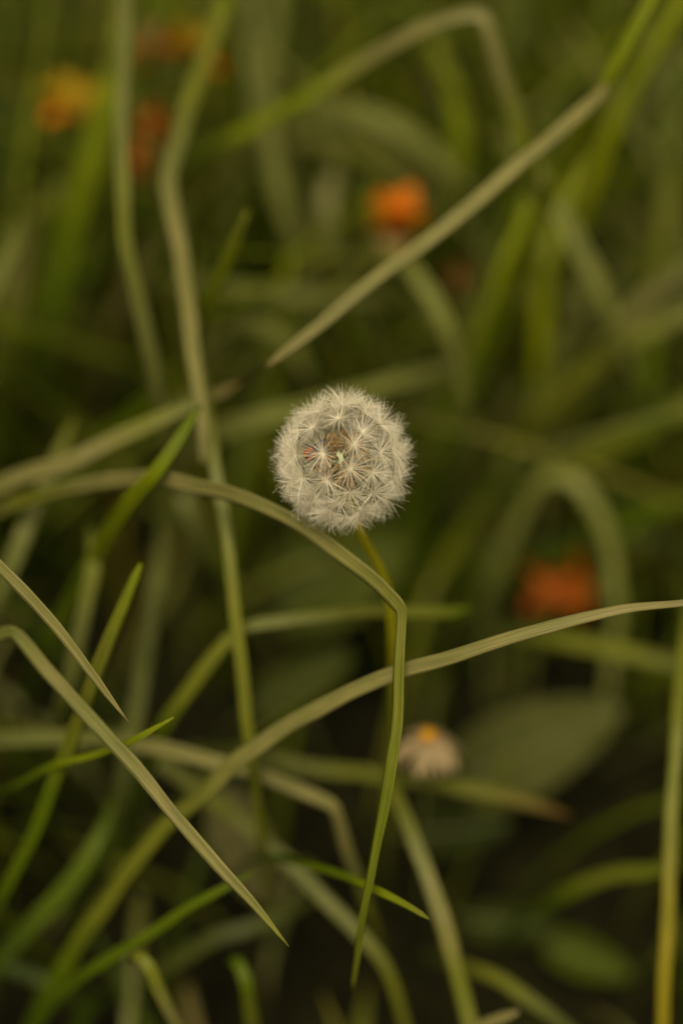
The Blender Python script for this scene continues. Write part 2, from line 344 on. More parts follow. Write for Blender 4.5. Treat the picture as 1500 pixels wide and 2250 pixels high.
# label, root end, colours root>tip, tilt, points (x, y, d, width)
BLADES = [
 ('pale leaf arching under the dandelion clock, folded over and hanging down beside its stem', 's', [PALE, OLIVE, PALE, PALE, PALE, PALE, mix3(PALE, OLIVE, .7), OLIVE, mix3(OLIVE, GRN, .5), mix3(OLIVE, GRN, .5), OLIVE], .25,
  [(-60,1145,92,46),(60,1098,80,46),(190,1064,66,44),(330,1050,52,42),(440,1068,40,42),(550,1098,27,40),(650,1150,22,40),(740,1207,18,40),(815,1264,13,38),(858,1308,10,37),(874,1328,9,35),(880,1342,9,30),(881,1360,9,28),(879,1450,8,27),(873,1560,8,31),(862,1670,8,32),(845,1780,9,28),(822,1890,12,22),(803,1990,17,20),(790,2080,24,17),(774,2172,34,9)]),
 ('long olive leaf sweeping behind the hanging fold and crossing under the pale bent leaf', 's', [DGRN, GRN, OLIVE, OLIVE, PALE, PALE, PALE, STRAW], -.2,
  [(60,2285,115,48),(150,2112,95,48),(230,1990,80,48),(340,1842,64,46),(450,1738,52,44),(550,1652,42,44),(640,1592,34,42),(750,1530,26,40),(880,1478,17,38),(1000,1440,9,36),(1150,1394,2,34),(1280,1357,-2,30),(1400,1335,-4,22),(1560,1318,-6,14)]),
 ('pale straight leaf slanting above the dandelion clock across the orange flower', 'E', [STRAW, PALE, PALE, PALE, PALE, STRAW], .15,
  [(588,806,46,12),(640,764,46,26),(740,682,48,34),(830,606,50,38),(900,556,53,40),(1000,480,57,42),(1100,396,61,44),(1200,312,66,42),(1285,236,71,38),(1322,196,76,24)]),
 ('lime green culm that the pale slanting leaf springs from', 's', [DGRN, GRN, LIME, LIME, LIME], .1,
  [(985,1000,190,44),(1060,780,165,44),(1150,540,130,42),(1240,360,100,40),(1320,195,80,40),(1390,70,72,40),(1460,-70,66,40)]),
 ('olive leaf bent sharply into a peak above the slanting leaf', 's', [DGRN, LIME, LIME, PALE, PALE, PALE, LIME, PALE], -.2,
  [(420,345,150,40),(560,278,135,40),(680,210,122,40),(790,140,112,40),(890,82,104,38),(975,47,100,37),(1042,32,98,37),(1058,36,98,36),(1066,54,98,38),(1088,130,102,42),(1120,225,108,42),(1150,330,116,42),(1185,460,135,38)]),
 ('tall grey-green leaf standing before the red-orange flower spike', 's', [GREY, GREY, OLIVE, GREY, GREY, GREY], .25,
  [(352,880,96,42),(330,780,88,42),(305,665,82,42),(280,560,78,42),(271,430,78,42),(267,300,82,42),(272,150,90,42),(274,-60,100,42)]),
 ('pale leaf hanging from a fold with its blunt end above the curved leaf', 's', [LIME, OLIVE, OLIVE, GREY, PALE, PALE, PALE, PALE], .2,
  [(520,-50,140,44),(455,120,125,44),(405,265,112,44),(372,385,98,44),(377,440,92,46),(396,545,84,46),(412,670,76,44),(428,790,69,42),(441,890,64,40),(449,965,60,36),(450,1018,58,24)]),
 ('upright olive leaf passing behind the curved leaf down to the long olive leaf', 's', [OLIVE, OLIVE, OLIVE, GREY, OLIVE, OLIVE], -.25,
  [(560,1720,66,30),(546,1620,58,32),(533,1480,54,33),(518,1345,52,33),(503,1225,52,33),(488,1110,54,34),(474,1020,57,34),(455,900,70,32),(430,760,92,28)]),
 ('green pointed leaf with a narrow tip beside the blunt hanging leaf', 's', [DGRN, GRN, GRN, OLIVE, LIME, OLIVE], .2,
  [(130,1080,150,54),(235,960,138,54),(330,880,122,50),(405,800,108,44),(450,680,92,34),(490,590,82,32),(520,520,76,28),(544,462,72,12)]),
 ('broad pale leaf reaching up to a thin brown tip behind the blunt leaf end', 's', [OLIVE, PALE, PALE, PALE, OLIVE, GREY, RUST], .15,
  [(-60,1100,84,52),(60,1045,78,52),(160,1012,74,52),(270,958,72,48),(360,918,72,44),(430,888,74,38),(490,862,76,30),(535,838,78,8)]),
 ('bright green leaf crossing over the root of the curved leaf', 's', [DGRN, GRN, GRN, LIME, LIME, GRN], -.1,
  [(95,1440,120,44),(150,1330,98,44),(220,1205,76,44),(290,1100,54,42),(345,1035,44,36),(400,955,44,28),(440,890,48,10)]),
 ('green leaf with a clean tip behind both slim sharp leaves', 's', [DGRN, GRN, GRN, OLIVE, OLIVE, LIME], .2,
  [(-15,2010,74,38),(45,1895,64,38),(100,1770,55,38),(150,1640,46,37),(190,1535,40,36),(230,1425,36,34),(270,1330,34,30),(296,1265,33,22),(308,1238,33,8)]),
 ('slim pale leaf ending in a sharp point above the dark hollow', 's', [PALE, PALE, PALE, PALE, STRAW], .2,
  [(-90,1148,8,30),(-20,1220,5,30),(50,1288,3,31),(120,1372,1,30),(180,1452,0,26),(235,1524,-1,18),(284,1586,-2,3)]),
 ('long slim grey-green leaf with a needle tip, folded near its root', 's', [OLIVE, GREY, PALE, GREY, PALE, PALE, PALE, OLIVE], -.2,
  [(-70,1425,40,30),(-6,1394,34,32),(22,1387,32,34),(36,1391,31,34),(52,1406,30,34),(100,1466,26,35),(165,1540,21,36),(235,1612,16,36),(310,1698,11,36),(385,1790,7,35),(455,1868,4,33),(525,1950,2,28),(585,2018,0,18),(635,2079,-2,3)]),
 ('thin bright green tip poking out beneath the long slim leaf', 's', [DGRN, GRN, LIME, LIME, LIME], .1,
  [(20,1730,70,16),(110,1688,50,18),(190,1663,36,18),(245,1645,26,18),(290,1628,19,18),(335,1603,14,14),(381,1576,11,4)]),
 ('pale leaf lying level across the crossing leaves, kinked down at its end', 's', [DIM, GREY, GREY, PALE, PALE, PALE, STRAW, GREY, OLIVE, OLIVE], .2,
  [(-60,1630,92,44),(90,1622,86,44),(210,1622,80,44),(300,1634,76,44),(385,1650,73,44),(470,1672,71,44),(560,1698,69,43),(650,1733,68,41),(722,1764,68,38),(734,1774,68,36),(741,1790,69,32),(760,1860,76,32),(785,1930,84,32),(815,2010,95,26),(838,2080,106,10)]),
 ('grey-green leaf running down through the hollow under the kinked leaf', 's', [GREY, OLIVE, GREY, GREY, OLIVE, OLIVE], -.15,
  [(350,1672,110,40),(440,1738,104,40),(540,1815,98,40),(640,1902,94,40),(715,1978,90,38),(782,2046,87,36),(838,2108,86,32),(868,2180,88,30),(900,2290,95,28)]),
 ('short green leaf tip jutting out past the hanging fold', 's', [DGRN, GRN, GRN, LIME, OLIVE], .15,
  [(640,1890,60,22),(720,1912,44,22),(790,1938,30,22),(840,1962,22,21),(890,1988,17,18),(925,2007,14,14),(942,2016,13,4)]),
 ('green leaf slanting out from behind the needle tipped leaf', 's', [DGRN, DGRN, GRN, GRN, GRN], -.1,
  [(40,2300,92,34),(150,2170,76,32),(250,2098,64,30),(330,2052,56,28),(410,1998,50,26),(490,1950,46,22),(560,1915,46,6)]),
 ('small olive leaf with a rounded bend low in the dark hollow', 'e', [OLIVE, OLIVE, PALE, OLIVE], .2,
  [(285,2112,50,16),(303,2100,46,26),(325,2118,44,32),(347,2165,46,34),(370,2215,50,34),(400,2290,60,34)]),
 ('wide grey-green leaf below the daisy with a rusty edge', 's', [GREY, OLIVE, PALE, GREY, OLIVE, DIM], -.2,
  [(1050,2320,66,44),(1030,2240,64,46),(1005,2140,62,48),(980,2050,61,49),(953,1965,62,49),(928,1888,65,47),(900,1820,70,42),(868,1745,80,36),(850,1660,98,26)]),
 ('upright olive stalk turning yellow towards its foot', 's', [YEL, YEL, mix3(YEL, OLIVE, .5), OLIVE, OLIVE, OLIVE, DIM], .1,
  [(1448,2330,60,38),(1457,2200,58,38),(1466,2050,58,38),(1472,1900,60,38),(1478,1740,64,36),(1487,1600,68,38),(1500,1450,80,36),(1512,1300,98,30)]),
 ('olive leaf folded beside the upright leaf and lying level behind the clock stem', 's', [DGRN, GRN, OLIVE, OLIVE, GREY, OLIVE, OLIVE, GRN], .2,
  [(325,1690,92,40),(360,1602,80,42),(415,1515,72,42),(475,1432,67,40),(518,1390,65,36),(545,1378,65,34),(620,1366,66,34),(720,1352,68,36),(820,1343,70,36),(920,1344,73,36),(990,1345,76,30),(1040,1336,79,10)]),
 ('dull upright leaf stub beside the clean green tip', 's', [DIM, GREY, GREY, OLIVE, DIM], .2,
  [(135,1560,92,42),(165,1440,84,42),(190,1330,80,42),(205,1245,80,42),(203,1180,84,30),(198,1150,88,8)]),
 ('grey leaf leaning under the root of the broad pale leaf', 's', [DIM, GREY, GREY, OLIVE], -.2,
  [(-40,1390,98,48),(15,1270,92,50),(62,1150,90,50),(100,1065,94,46),(140,975,102,34),(165,915,110,8)]),
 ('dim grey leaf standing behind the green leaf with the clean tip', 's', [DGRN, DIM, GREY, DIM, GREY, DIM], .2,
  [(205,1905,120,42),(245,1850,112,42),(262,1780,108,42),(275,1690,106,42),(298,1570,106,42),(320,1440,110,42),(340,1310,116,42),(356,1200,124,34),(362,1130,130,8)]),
 ('wide dark green leaf low beside the dark hollow', 's', [DGRN, DGRN, GRN, GRN, DGRN], .1,
  [(-50,2170,100,56),(60,2045,96,56),(150,1950,94,54),(205,1865,94,44),(240,1790,98,28),(262,1730,104,8)]),
 ('grey leaf lying level behind the clock between it and the hanging blunt leaf', 's', [GREY, PGRN, PGRN, GREY], .2,
  [(400,1000,150,54),(480,950,138,56),(570,922,134,56),(660,900,136,52),(780,865,142,44),(900,830,148,40),(990,808,154,30),(1040,795,160,8)]),
 ('pale leaf arched like a hoop over the red-orange flower', 's', [GREY, PGRN, PGRN, PGRN, PGRN, PGRN, PGRN, GREY], .2,
  [(1090,1260,196,34),(1140,1140,184,38),(1172,1078,176,42),(1216,1048,170,44),(1264,1062,166,44),(1312,1128,166,44),(1340,1225,170,40),(1352,1330,174,38),(1343,1450,180,34),(1325,1560,186,28),(1300,1660,184,14)]),
 ('broad green leaf rising beyond the hooped leaf', 's', [DGRN, GRN, OLIVE, GRN, OLIVE], -.2,
  [(1120,1110,225,62),(1230,1035,205,64),(1340,980,190,64),(1440,930,180,62),(1580,860,172,56)]),
 ('olive leaf rising above the broad green leaf beyond the hoop', 's', [DGRN, OLIVE, OLIVE, GREY], .2,
  [(1090,1030,220,52),(1190,905,195,54),(1290,815,178,54),(1400,742,166,52),(1560,660,158,46)]),
 ('grey leaf drooping below the orange flower', 's', [PGRN, PGRN, PGRN, PGRN, GREY], .2,
  [(800,560,150,30),(880,570,132,44),(920,612,126,48),(958,672,124,48),(990,745,126,46),(1012,830,134,40),(1022,930,146,30),(1020,1010,160,8)]),
 ('pale leaf trailing down from the lime green culm', 's', [PGRN, PGRN, PGRN, PGRN, GREY], -.2,
  [(1130,330,170,40),(1190,410,160,48),(1250,505,154,50),(1300,605,152,50),(1345,700,156,46),(1385,800,166,36),(1410,880,178,10)]),
 ('yellow-green upright leaf behind the slanting leaf', 's', [DGRN, LIME, LIMEB, LIMEB, LIME], .2,
  [(980,1010,225,50),(1040,820,188,64),(1085,690,172,66),(1130,560,162,60),(1170,450,166,40),(1205,360,166,10)]),
 ('second yellow-green upright leaf between the trailing pale leaf and culm', 's', [LIME, LIMEB, LIMEB, LIMEB], -.1,
  [(1190,900,215,46),(1185,770,198,48),(1190,640,190,48),(1210,520,190,44),(1245,400,196,30),(1265,330,202,8)]),
 ('lime leaf running up behind the culm top', 's', [LIME, LIMEB, LIME, LIMEB], .2,
  [(1225,600,185,48),(1275,470,165,50),(1325,330,150,50),(1390,190,142,46),(1470,50,138,40),(1540,-60,138,34)]),
 ('green leaf slanting between the orange flowers at the meadow back', 's', [GRN, GRN, LIME, GRN], .1,
  [(290,330,225,36),(325,130,212,42),(352,60,205,44),(390,-20,200,44),(420,-90,196,40)]),
 ('wide yellow-green leaf behind the tall grey-green leaf', 's', [DGRN, GRN, LIME, LIME, OLIVE], -.2,
  [(110,760,200,56),(155,520,180,62),(200,360,168,64),(240,210,160,62),(262,90,158,54),(280,-50,158,44)]),
 ('bent pale leaf end above the dark gap by the broad pale leaf', 'e', [PGRN, PGRN, PGRN, GREY], .2,
  [(75,488,150,10),(45,505,140,40),(18,560,134,48),(-20,640,130,48),(-70,740,130,46)]),
 ('pale leaf end lying at the foot of the wide rusty leaf', 's', [OLIVE, PALE, PALE, STRAW], .1,
  [(980,2310,70,26),(1050,2256,62,28),(1100,2238,58,26),(1138,2222,56,10)]),
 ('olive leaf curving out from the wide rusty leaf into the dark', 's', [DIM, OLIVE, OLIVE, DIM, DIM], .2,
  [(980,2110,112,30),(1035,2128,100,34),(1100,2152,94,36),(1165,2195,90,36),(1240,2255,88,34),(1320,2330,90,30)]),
 ('green leaf lying level against the yellow-footed stalk', 'e', [GRN, OLIVE, GRN, DGRN], .1,
  [(1490,1905,98,20),(1420,1915,102,36),(1350,1922,108,40),(1280,1945,116,42),(1220,1975,126,36),(1160,2010,140,24)]),
 ('olive leaf with a brownish tip under the daisy', 's', [DIM, GREY, OLIVE, OLIVE, OLIVE, mix3(OLIVE, RUST, .5), RUST], .2,
  [(560,1660,118,34),(690,1688,110,36),(820,1702,105,38),(930,1716,102,40),(1040,1738,100,42),(1140,1758,99,38),(1210,1778,99,26),(1256,1796,100,6)]),
 ('olive leaf sloping away beneath the long olive leaf tip', 's', [DIM, OLIVE, OLIVE, DIM], -.1,
  [(1120,1390,160,40),(1210,1402,146,46),(1330,1425,136,48),(1440,1450,130,46),(1580,1480,126,40)]),
 ('little green leaf with a hooked tip deep in the hollow', 'e', [GRN, GRN, OLIVE, DIM], .2,
  [(500,2112,80,10),(520,2112,74,30),(538,2150,72,36),(548,2210,76,36),(560,2300,86,34)]),
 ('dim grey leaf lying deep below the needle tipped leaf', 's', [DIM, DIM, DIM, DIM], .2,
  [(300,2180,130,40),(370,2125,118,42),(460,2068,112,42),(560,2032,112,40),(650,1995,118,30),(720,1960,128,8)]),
 ('green leaf lying low along the foot of the long olive leaf', 's', [DGRN, DGRN, DGRN], .1,
  [(-40,2110,120,40),(60,2140,116,40),(140,2180,116,38),(200,2230,120,24)]),
 ('faded leaf leaning behind the upright olive leaf', 's', [DIM, GREY, DIM], .2,
  [(470,1250,140,40),(440,1180,130,42),(410,1110,126,42),(390,1050,130,36),(372,990,138,10)]),
 ('wide green leaf standing behind the clock beside the hooped leaf', 's', [DGRN, GRN, GRN, GRN], .2,
  [(860,1330,250,60),(920,1150,225,66),(985,970,208,66),(1050,800,200,60),(1100,660,200,30)]),
 ('grey-green leaf dipping between the bent peak and orange flower', 's', [GREY, PGRN, PGRN, PGRN, PGRN], .2,
  [(560,330,210,44),(680,255,196,54),(790,250,190,58),(890,295,188,56),(970,360,192,48),(1040,430,200,20)]),
 ('pale leaf standing beneath the bent peak', 's', [GREY, PGRN, PGRN, PGRN], -.2,
  [(690,640,205,48),(640,500,192,52),(600,360,186,54),(590,220,186,52),(600,80,190,46),(620,-60,196,40)]),
 ('dull leaf stretched level above the pale pointed end', 's', [GREY, PGRN, GREY, GREY], .2,
  [(420,620,180,40),(540,640,172,44),(660,650,170,44),(780,655,174,40),(870,660,180,20)]),
 ('grey leaf arching behind the pale pointed end', 's', [GREY, PGRN, PGRN, GREY], .2,
  [(470,790,165,36),(500,730,158,42),(550,710,154,44),(610,730,154,44),(660,790,158,40),(690,860,166,26)]),
 ('green leaf rising steeply at the meadow edge by the stalk', 's', [DGRN, GRN, OLIVE, GRN], .2,
  [(1390,1130,240,46),(1420,880,215,52),(1450,600,200,54),(1475,340,194,52),(1490,100,192,46)]),
 ('green leaf spreading low beyond the hooped leaf', 's', [DGRN, GRN, OLIVE], .1,
  [(1330,1140,215,46),(1420,1115,205,50),(1500,1100,200,50),(1600,1085,198,44)]),
 ('pale leaf leaning up beside the root of the bent peak', 's', [GREY, PGRN, PGRN, PGRN], .2,
  [(500,470,215,44),(535,330,198,52),(556,180,190,54),(548,40,188,50),(530,-70,190,44)]),
 ('olive leaf lying level under the bent peak', 's', [OLIVE, PALE, OLIVE, PALE], -.2,
  [(500,370,205,40),(600,318,192,46),(720,318,186,48),(830,360,186,44),(920,440,192,20)]),
 ('dull olive leaf arching beside the wide yellow-green leaf', 's', [OLIVE, PALE, OLIVE, GREY], .2,
  [(30,760,200,42),(40,600,186,48),(85,470,178,50),(160,410,176,46),(230,430,180,24)]),
 ('green leaf standing inside the bent peak', 's', [GRN, LIME, LIME, OLIVE], .1,
  [(980,480,215,46),(1010,350,200,52),(1000,220,194,52),(965,120,194,44),(940,60,198,16)]),
 ('dim olive leaf standing beside the orange and yellow flower', 's', [GRN, OLIVE, PALE, OLIVE], -.2,
  [(790,760,215,44),(745,620,200,50),(715,480,194,50),(735,370,196,42),(770,300,202,16)]),
 ('pale olive leaf sloping up beyond the trailing pale leaf', 's', [OLIVE, OLIVE, PALE, PALE], .2,
  [(1240,930,215,46),(1320,780,200,52),(1420,660,192,52),(1560,560,188,46)]),
]
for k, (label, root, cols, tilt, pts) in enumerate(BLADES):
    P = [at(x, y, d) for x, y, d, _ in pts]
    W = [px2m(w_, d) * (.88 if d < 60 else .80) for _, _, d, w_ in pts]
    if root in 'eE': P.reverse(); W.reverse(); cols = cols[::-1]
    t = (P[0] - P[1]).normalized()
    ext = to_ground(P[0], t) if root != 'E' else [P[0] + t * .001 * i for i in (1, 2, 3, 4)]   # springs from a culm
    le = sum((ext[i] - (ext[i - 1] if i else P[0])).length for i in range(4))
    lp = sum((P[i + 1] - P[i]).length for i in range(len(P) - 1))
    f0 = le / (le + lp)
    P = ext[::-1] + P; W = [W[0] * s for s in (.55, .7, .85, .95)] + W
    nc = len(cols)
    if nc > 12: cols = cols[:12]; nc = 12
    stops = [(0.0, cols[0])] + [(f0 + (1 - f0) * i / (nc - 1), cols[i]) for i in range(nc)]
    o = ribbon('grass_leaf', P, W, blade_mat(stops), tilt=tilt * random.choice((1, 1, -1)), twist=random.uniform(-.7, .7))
    tag(o, label, 'grass leaf', 'single grass leaves crossing round the dandelion')

# ------------------------------------------------------------------ the dandelion clock
def plain_mat(name, stops, rough=0.6, trans=0.2, scale=400.0, spec=0.2):
    m, n = new_mat(name)
    tc = n.nodes.new('ShaderNodeTexCoord')
    ns = n.nodes.new('ShaderNodeTexNoise'); ns.inputs['Scale'].default_value = scale; ns.inputs['Detail'].default_value = 3
    n.links.new(tc.outputs['Object'], ns.inputs[0])
    k = len(stops)
    c = ramp(n, [(0.32 + 0.36 * i / max(1, k - 1), s) for i, s in enumerate(stops)], ns.outputs[0])
    finish(n, c, rough, trans, spec); return m
M_PAPPUS = plain_mat('pappus_hair', [(.95, .90, .79), (.98, .94, .86)], .5, .5)
M_BEAK = plain_mat('seed_stalk', [(.62, .58, .36), (.70, .66, .46)], .5, .2)
M_ACHENE = plain_mat('seed_husk', [(.17, .095, .025), (.33, .21, .07)], .6, 0, 900)
M_RECEPT = plain_mat('receptacle', [(.50, .54, .34), (.62, .64, .45)], .6, .1, 500)
M_BRACT = plain_mat('bract', [(.17, .20, .04), (.26, .26, .08)], .6, .2, 300)
M_STEM = plain_mat('clock_stem', [(.30, .26, .02), (.40, .30, .03)], .45, .15, 160)

HC = at(750, 1012, 11)                         # middle of the seed head
MM = 0.001
HUB = 125 / FPX * (FOCUS + .011)               # distance of the parasols' hubs from the middle
STEMDIR = (at(800, 1190, 34) - HC).normalized()
dand = empty('dandelion_clock', HC)
tag(dand, 'round white dandelion clock with its parasol seeds on a leaning yellow-green stem', 'dandelion')

def frame(z, roll=0.0):
    z = z.normalized(); a = Vector((0, 0, 1)) if abs(z.z) < .9 else Vector((1, 0, 0))
    x = a.cross(z).normalized(); y = z.cross(x)
    c, s = math.cos(roll), math.sin(roll)
    x2 = x * c + y * s; y2 = y * c - x * s
    return Matrix((x2, y2, z)).transposed()

def tube_raw(P, rad, sides, V, F):
    b = len(V); n = len(P)
    for i in range(n):
        t = (P[min(n - 1, i + 1)] - P[max(0, i - 1)])
        m = frame(t)
        for j in range(sides):
            a = 2 * math.pi * j / sides
            V.append(P[i] + m @ Vector((math.cos(a) * rad[i], math.sin(a) * rad[i], 0)))
    for i in range(n - 1):
        for j in range(sides):
            F.append((b + i * sides + j, b + i * sides + (j + 1) % sides, b + (i + 1) * sides + (j + 1) % sides, b + (i + 1) * sides + j))
    F.append(tuple(b + j for j in range(sides - 1, -1, -1))); F.append(tuple(b + (n - 1) * sides + j for j in range(sides)))

def make_pappus(seed):
    g = random.Random(seed); V, F = [], []
    nf = g.randint(62, 76)
    for k in range(nf):
        az = k / nf * 2 * math.pi * 5.13 + g.uniform(-.12, .12)
        th = R(g.triangular(38, 97, 74)); L = g.uniform(6.6, 8.9) * MM
        d = Vector((math.sin(th) * math.cos(az), math.sin(th) * math.sin(az), math.cos(th)))
        sag = Vector((g.uniform(-1, 1), g.uniform(-1, 1), g.uniform(-.3, 1.2))) * .35 * MM
        P = [d * (.1 * MM), d * (L * .5) + sag * .5, d * L + sag * g.uniform(-.3, .6)]
        tube_raw(P, [.066 * MM, .050 * MM, .02 * MM], 3, V, F)
    # the little collar where the hairs meet
    b = len(V)
    for i, (z, r_) in enumerate(((-.45, .07), (-.2, .16), (.08, .26), (.22, .13))):
        for j in range(6):
            a = j * math.pi / 3; V.append(Vector((math.cos(a) * r_, math.sin(a) * r_, z)) * MM)
    for i in range(3):
        for j in range(6):
            F.append((b + i * 6 + j, b + i * 6 + (j + 1) % 6, b + (i + 1) * 6 + (j + 1) % 6, b + (i + 1) * 6 + j))
    F.append(tuple(b + 18 + j for j in range(6)))
    me = bpy.data.meshes.new('pappus'); me.from_pydata([tuple(v) for v in V], [], F)
    me.materials.append(M_PAPPUS); return me
PAP = [make_pappus(s) for s in range(9)]
R0 = 3.4 * MM                                   # receptacle radius
def lathe_mesh(name, prof, sides, mat, ribs=0):
    V, F = [], []
    for z, r_ in prof:
        for j in range(sides):
            a = 2 * math.pi * j / sides
            rr = r_ * (1 + (0.12 if ribs and j % 2 else 0))
            V.append((math.cos(a) * rr, math.sin(a) * rr, z))
    for i in range(len(prof) - 1):
        for j in range(sides):
            F.append((i * sides + j, i * sides + (j + 1) % sides, (i + 1) * sides + (j + 1) % sides, (i + 1) * sides + j))
    F.append(tuple(range(sides - 1, -1, -1))); F.append(tuple((len(prof) - 1) * sides + j for j in range(sides)))
    me = bpy.data.meshes.new(name); me.from_pydata(V, [], F); me.materials.append(mat)
    me.polygons.foreach_set('use_smooth', [True] * len(me.polygons)); return me
ACH = lathe_mesh('achene', [(R0 * .92, .2 * MM), (R0 + 1.4 * MM, .55 * MM), (R0 + 3.6 * MM, .86 * MM), (R0 + 5.2 * MM, .74 * MM), (R0 + 6.2 * MM, .42 * MM), (R0 + 7.2 * MM, .10 * MM)], 8, M_ACHENE, 1)
BEAK = lathe_mesh('seed', [(R0 + 7.0 * MM, .10 * MM), (R0 + 10 * MM, .085 * MM), (HUB - .2 * MM, .09 * MM)], 5, M_BEAK)

front = [(707,1001),(777,983),(768,1032),(716,1060),(770,1083),(668,1052),(648,1002),(685,939),(745,921),(797,949),(836,935),(820,1042),(822,1088),(836,998),(680,1094),(745,1113),
         (700,900),(650,950),(632,1062),(868,958),(872,1010),(862,1060),(792,1126),(845,1110),(722,1128),(805,905),(752,890),(640,1030)]
hubs = []
rp = HUB / (FOCUS - .005) * FPX
for x, y in front:
    dx, dy = (x - 750) / rp, (1012 - y) / rp
    r2 = dx * dx + dy * dy
    if r2 > .985: s_ = math.sqrt(.985 / r2); dx *= s_; dy *= s_; r2 = .985
    hubs.append((RIGHT * dx + UP * dy - FWD * math.sqrt(1 - r2)).normalized())
g = random.Random(5)
tries = 0
while len(hubs) < 86 and tries < 60000:
    tries += 1
    v = Vector((g.gauss(0, 1), g.gauss(0, 1), g.gauss(0, 1))).normalized()
    if v.dot(STEMDIR) > .86: continue
    dpx = v.dot(-FWD)
    if dpx > .93 or (dpx > .55 and (v - RIGHT * v.dot(RIGHT)).length and min((v - h).length for h in hubs) < .40): continue
    if min((v - h).length for h in hubs) < .30: continue
    hubs.append(v)
for k, v in enumerate(hubs):
    v = (v + Vector((g.gauss(0, .012), g.gauss(0, .012), g.gauss(0, .012)))).normalized()
    m = frame(v, g.uniform(0, 6.28)).to_4x4()
    s = bpy.data.objects.new('seed', BEAK); COL.objects.link(s); s.parent = dand
    sc = g.uniform(.93, 1.04)
    s.matrix_local = m @ Matrix.Diagonal((1, 1, sc, 1))
    a = bpy.data.objects.new('achene', ACH); COL.objects.link(a); a.parent = s
    p = bpy.data.objects.new('pappus', PAP[k % len(PAP)]); COL.objects.link(p); p.parent = s
    p.location = (0, 0, HUB)
    p.rotation_euler = (g.gauss(0, .13), g.gauss(0, .13), g.uniform(0, 6.28))
    q = g.uniform(.93, 1.07); p.scale = (q, q, q)
# receptacle: a pitted pale button, with the bracts folded back below it
V, F = [], []
NS, NR = 24, 14
for i in range(NR + 1):
    th = math.pi * i / NR
    for j in range(NS):
        ph = 2 * math.pi * j / NS
        d = Vector((math.sin(th) * math.cos(ph), math.sin(th) * math.sin(ph), math.cos(th)))
        rr = R0 * (1 + (.06 if (i + j) % 2 else -.06))
        V.append(d * rr)
for i in range(NR):
    for j in range(NS):
        F.append((i * NS + j, (i + 1) * NS + j, (i + 1) * NS + (j + 1) % NS, i * NS + (j + 1) % NS))
o = mesh_obj('receptacle', V, F, M_RECEPT, dand)
def petal_mesh(name, L, wd, cup, droop, mat, nl=7, nw=5, tipr=.6, curl=0.0, th=.00012):
    """a petal, bract or small leaf along +X, upper side +Z, closed with real thickness"""
    top, bot = [], []
    for i in range(nl + 1):
        t = i / nl
        wv = wd * .5 * (math.sin(math.pi * min(1, (t * (1 - .5 * (1 - tipr)) + .08)) ** .8) ** .7 if t < 1 else .12)
        ang = droop * t; x = L * (math.sin(ang) / droop if abs(droop) > 1e-3 else t); z = -L * ((1 - math.cos(ang)) / droop if abs(droop) > 1e-3 else 0)
        for j in range(nw + 1):
            u = j / nw * 2 - 1
            top.append(Vector((x, u * wv, z + cup * wv * u * u + curl * L * t ** 3)))
            bot.append(top[-1] - Vector((0, 0, th)))
    V = top + bot; n0 = len(top); F = []
    for i in range(nl):
        for j in range(nw):
            a = i * (nw + 1) + j; b = a + nw + 1
            F.append((a, b, b + 1, a + 1)); F.append((n0 + a, n0 + a + 1, n0 + b + 1, n0 + b))
    for i in range(nl):
        a = i * (nw + 1); b = a + nw + 1; F.append((a, n0 + a, n0 + b, b))
        a = i * (nw + 1) + nw; b = a + nw + 1; F.append((a, b, n0 + b, n0 + a))
    for j in range(nw):
        F.append((j, j + 1, n0 + j + 1, n0 + j)); a = nl * (nw + 1) + j; F.append((a, n0 + a, n0 + a + 1, a + 1))
    me = bpy.data.meshes.new(name); me.from_pydata([tuple(v) for v in V], [], F); me.materials.append(mat)
    me.polygons.foreach_set('use_smooth', [True] * len(me.polygons)); return me
BR = petal_mesh('bract', 13 * MM, 2.4 * MM, .4, .5, M_BRACT)
base = frame(STEMDIR)
for j in range(13):
    a = 2 * math.pi * j / 13
    dirv = base @ Vector((math.cos(a), math.sin(a), 1.5 + .3 * (j % 3)))
    dirv.normalize(); side = STEMDIR.cross(dirv).normalized(); nz = dirv.cross(side)
    mm = Matrix((dirv, side, nz)).transposed().to_4x4(); mm.translation = STEMDIR * (R0 * .9)
    b = bpy.data.objects.new('bract', BR); COL.objects.link(b); b.parent = dand; b.matrix_local = mm
sp = [HC + STEMDIR * (R0 * .6), at(792,1172,28), at(816,1216,36), at(840,1264,45), at(857,1330,56), at(865,1420,68), at(867,1510,79), at(863,1610,90), at(857,1700,100)]
sw = [.0042, .0038, .0037, .0037, .0037, .0038, .0038, .0039, .004]
sp += to_ground(sp[-1], (sp[-1] - sp[-2]).normalized(), .45); sw += [.0042, .0044, .0046, .005]
ms, n = new_mat('clock_stem')
aa = n.nodes.new('ShaderNodeAttribute'); aa.attribute_name = 'along'
c = ramp(n, [(0, (.50, .44, .008)), (.22, (.46, .42, .008)), (.38, (.19, .20, .01)), (1, (.14, .16, .015))], aa.outputs['Fac'])
finish(n, c, .4, .15, .5)
st = ribbon('stem', [p - HC for p in sp], sw, ms, dand, round_=True)

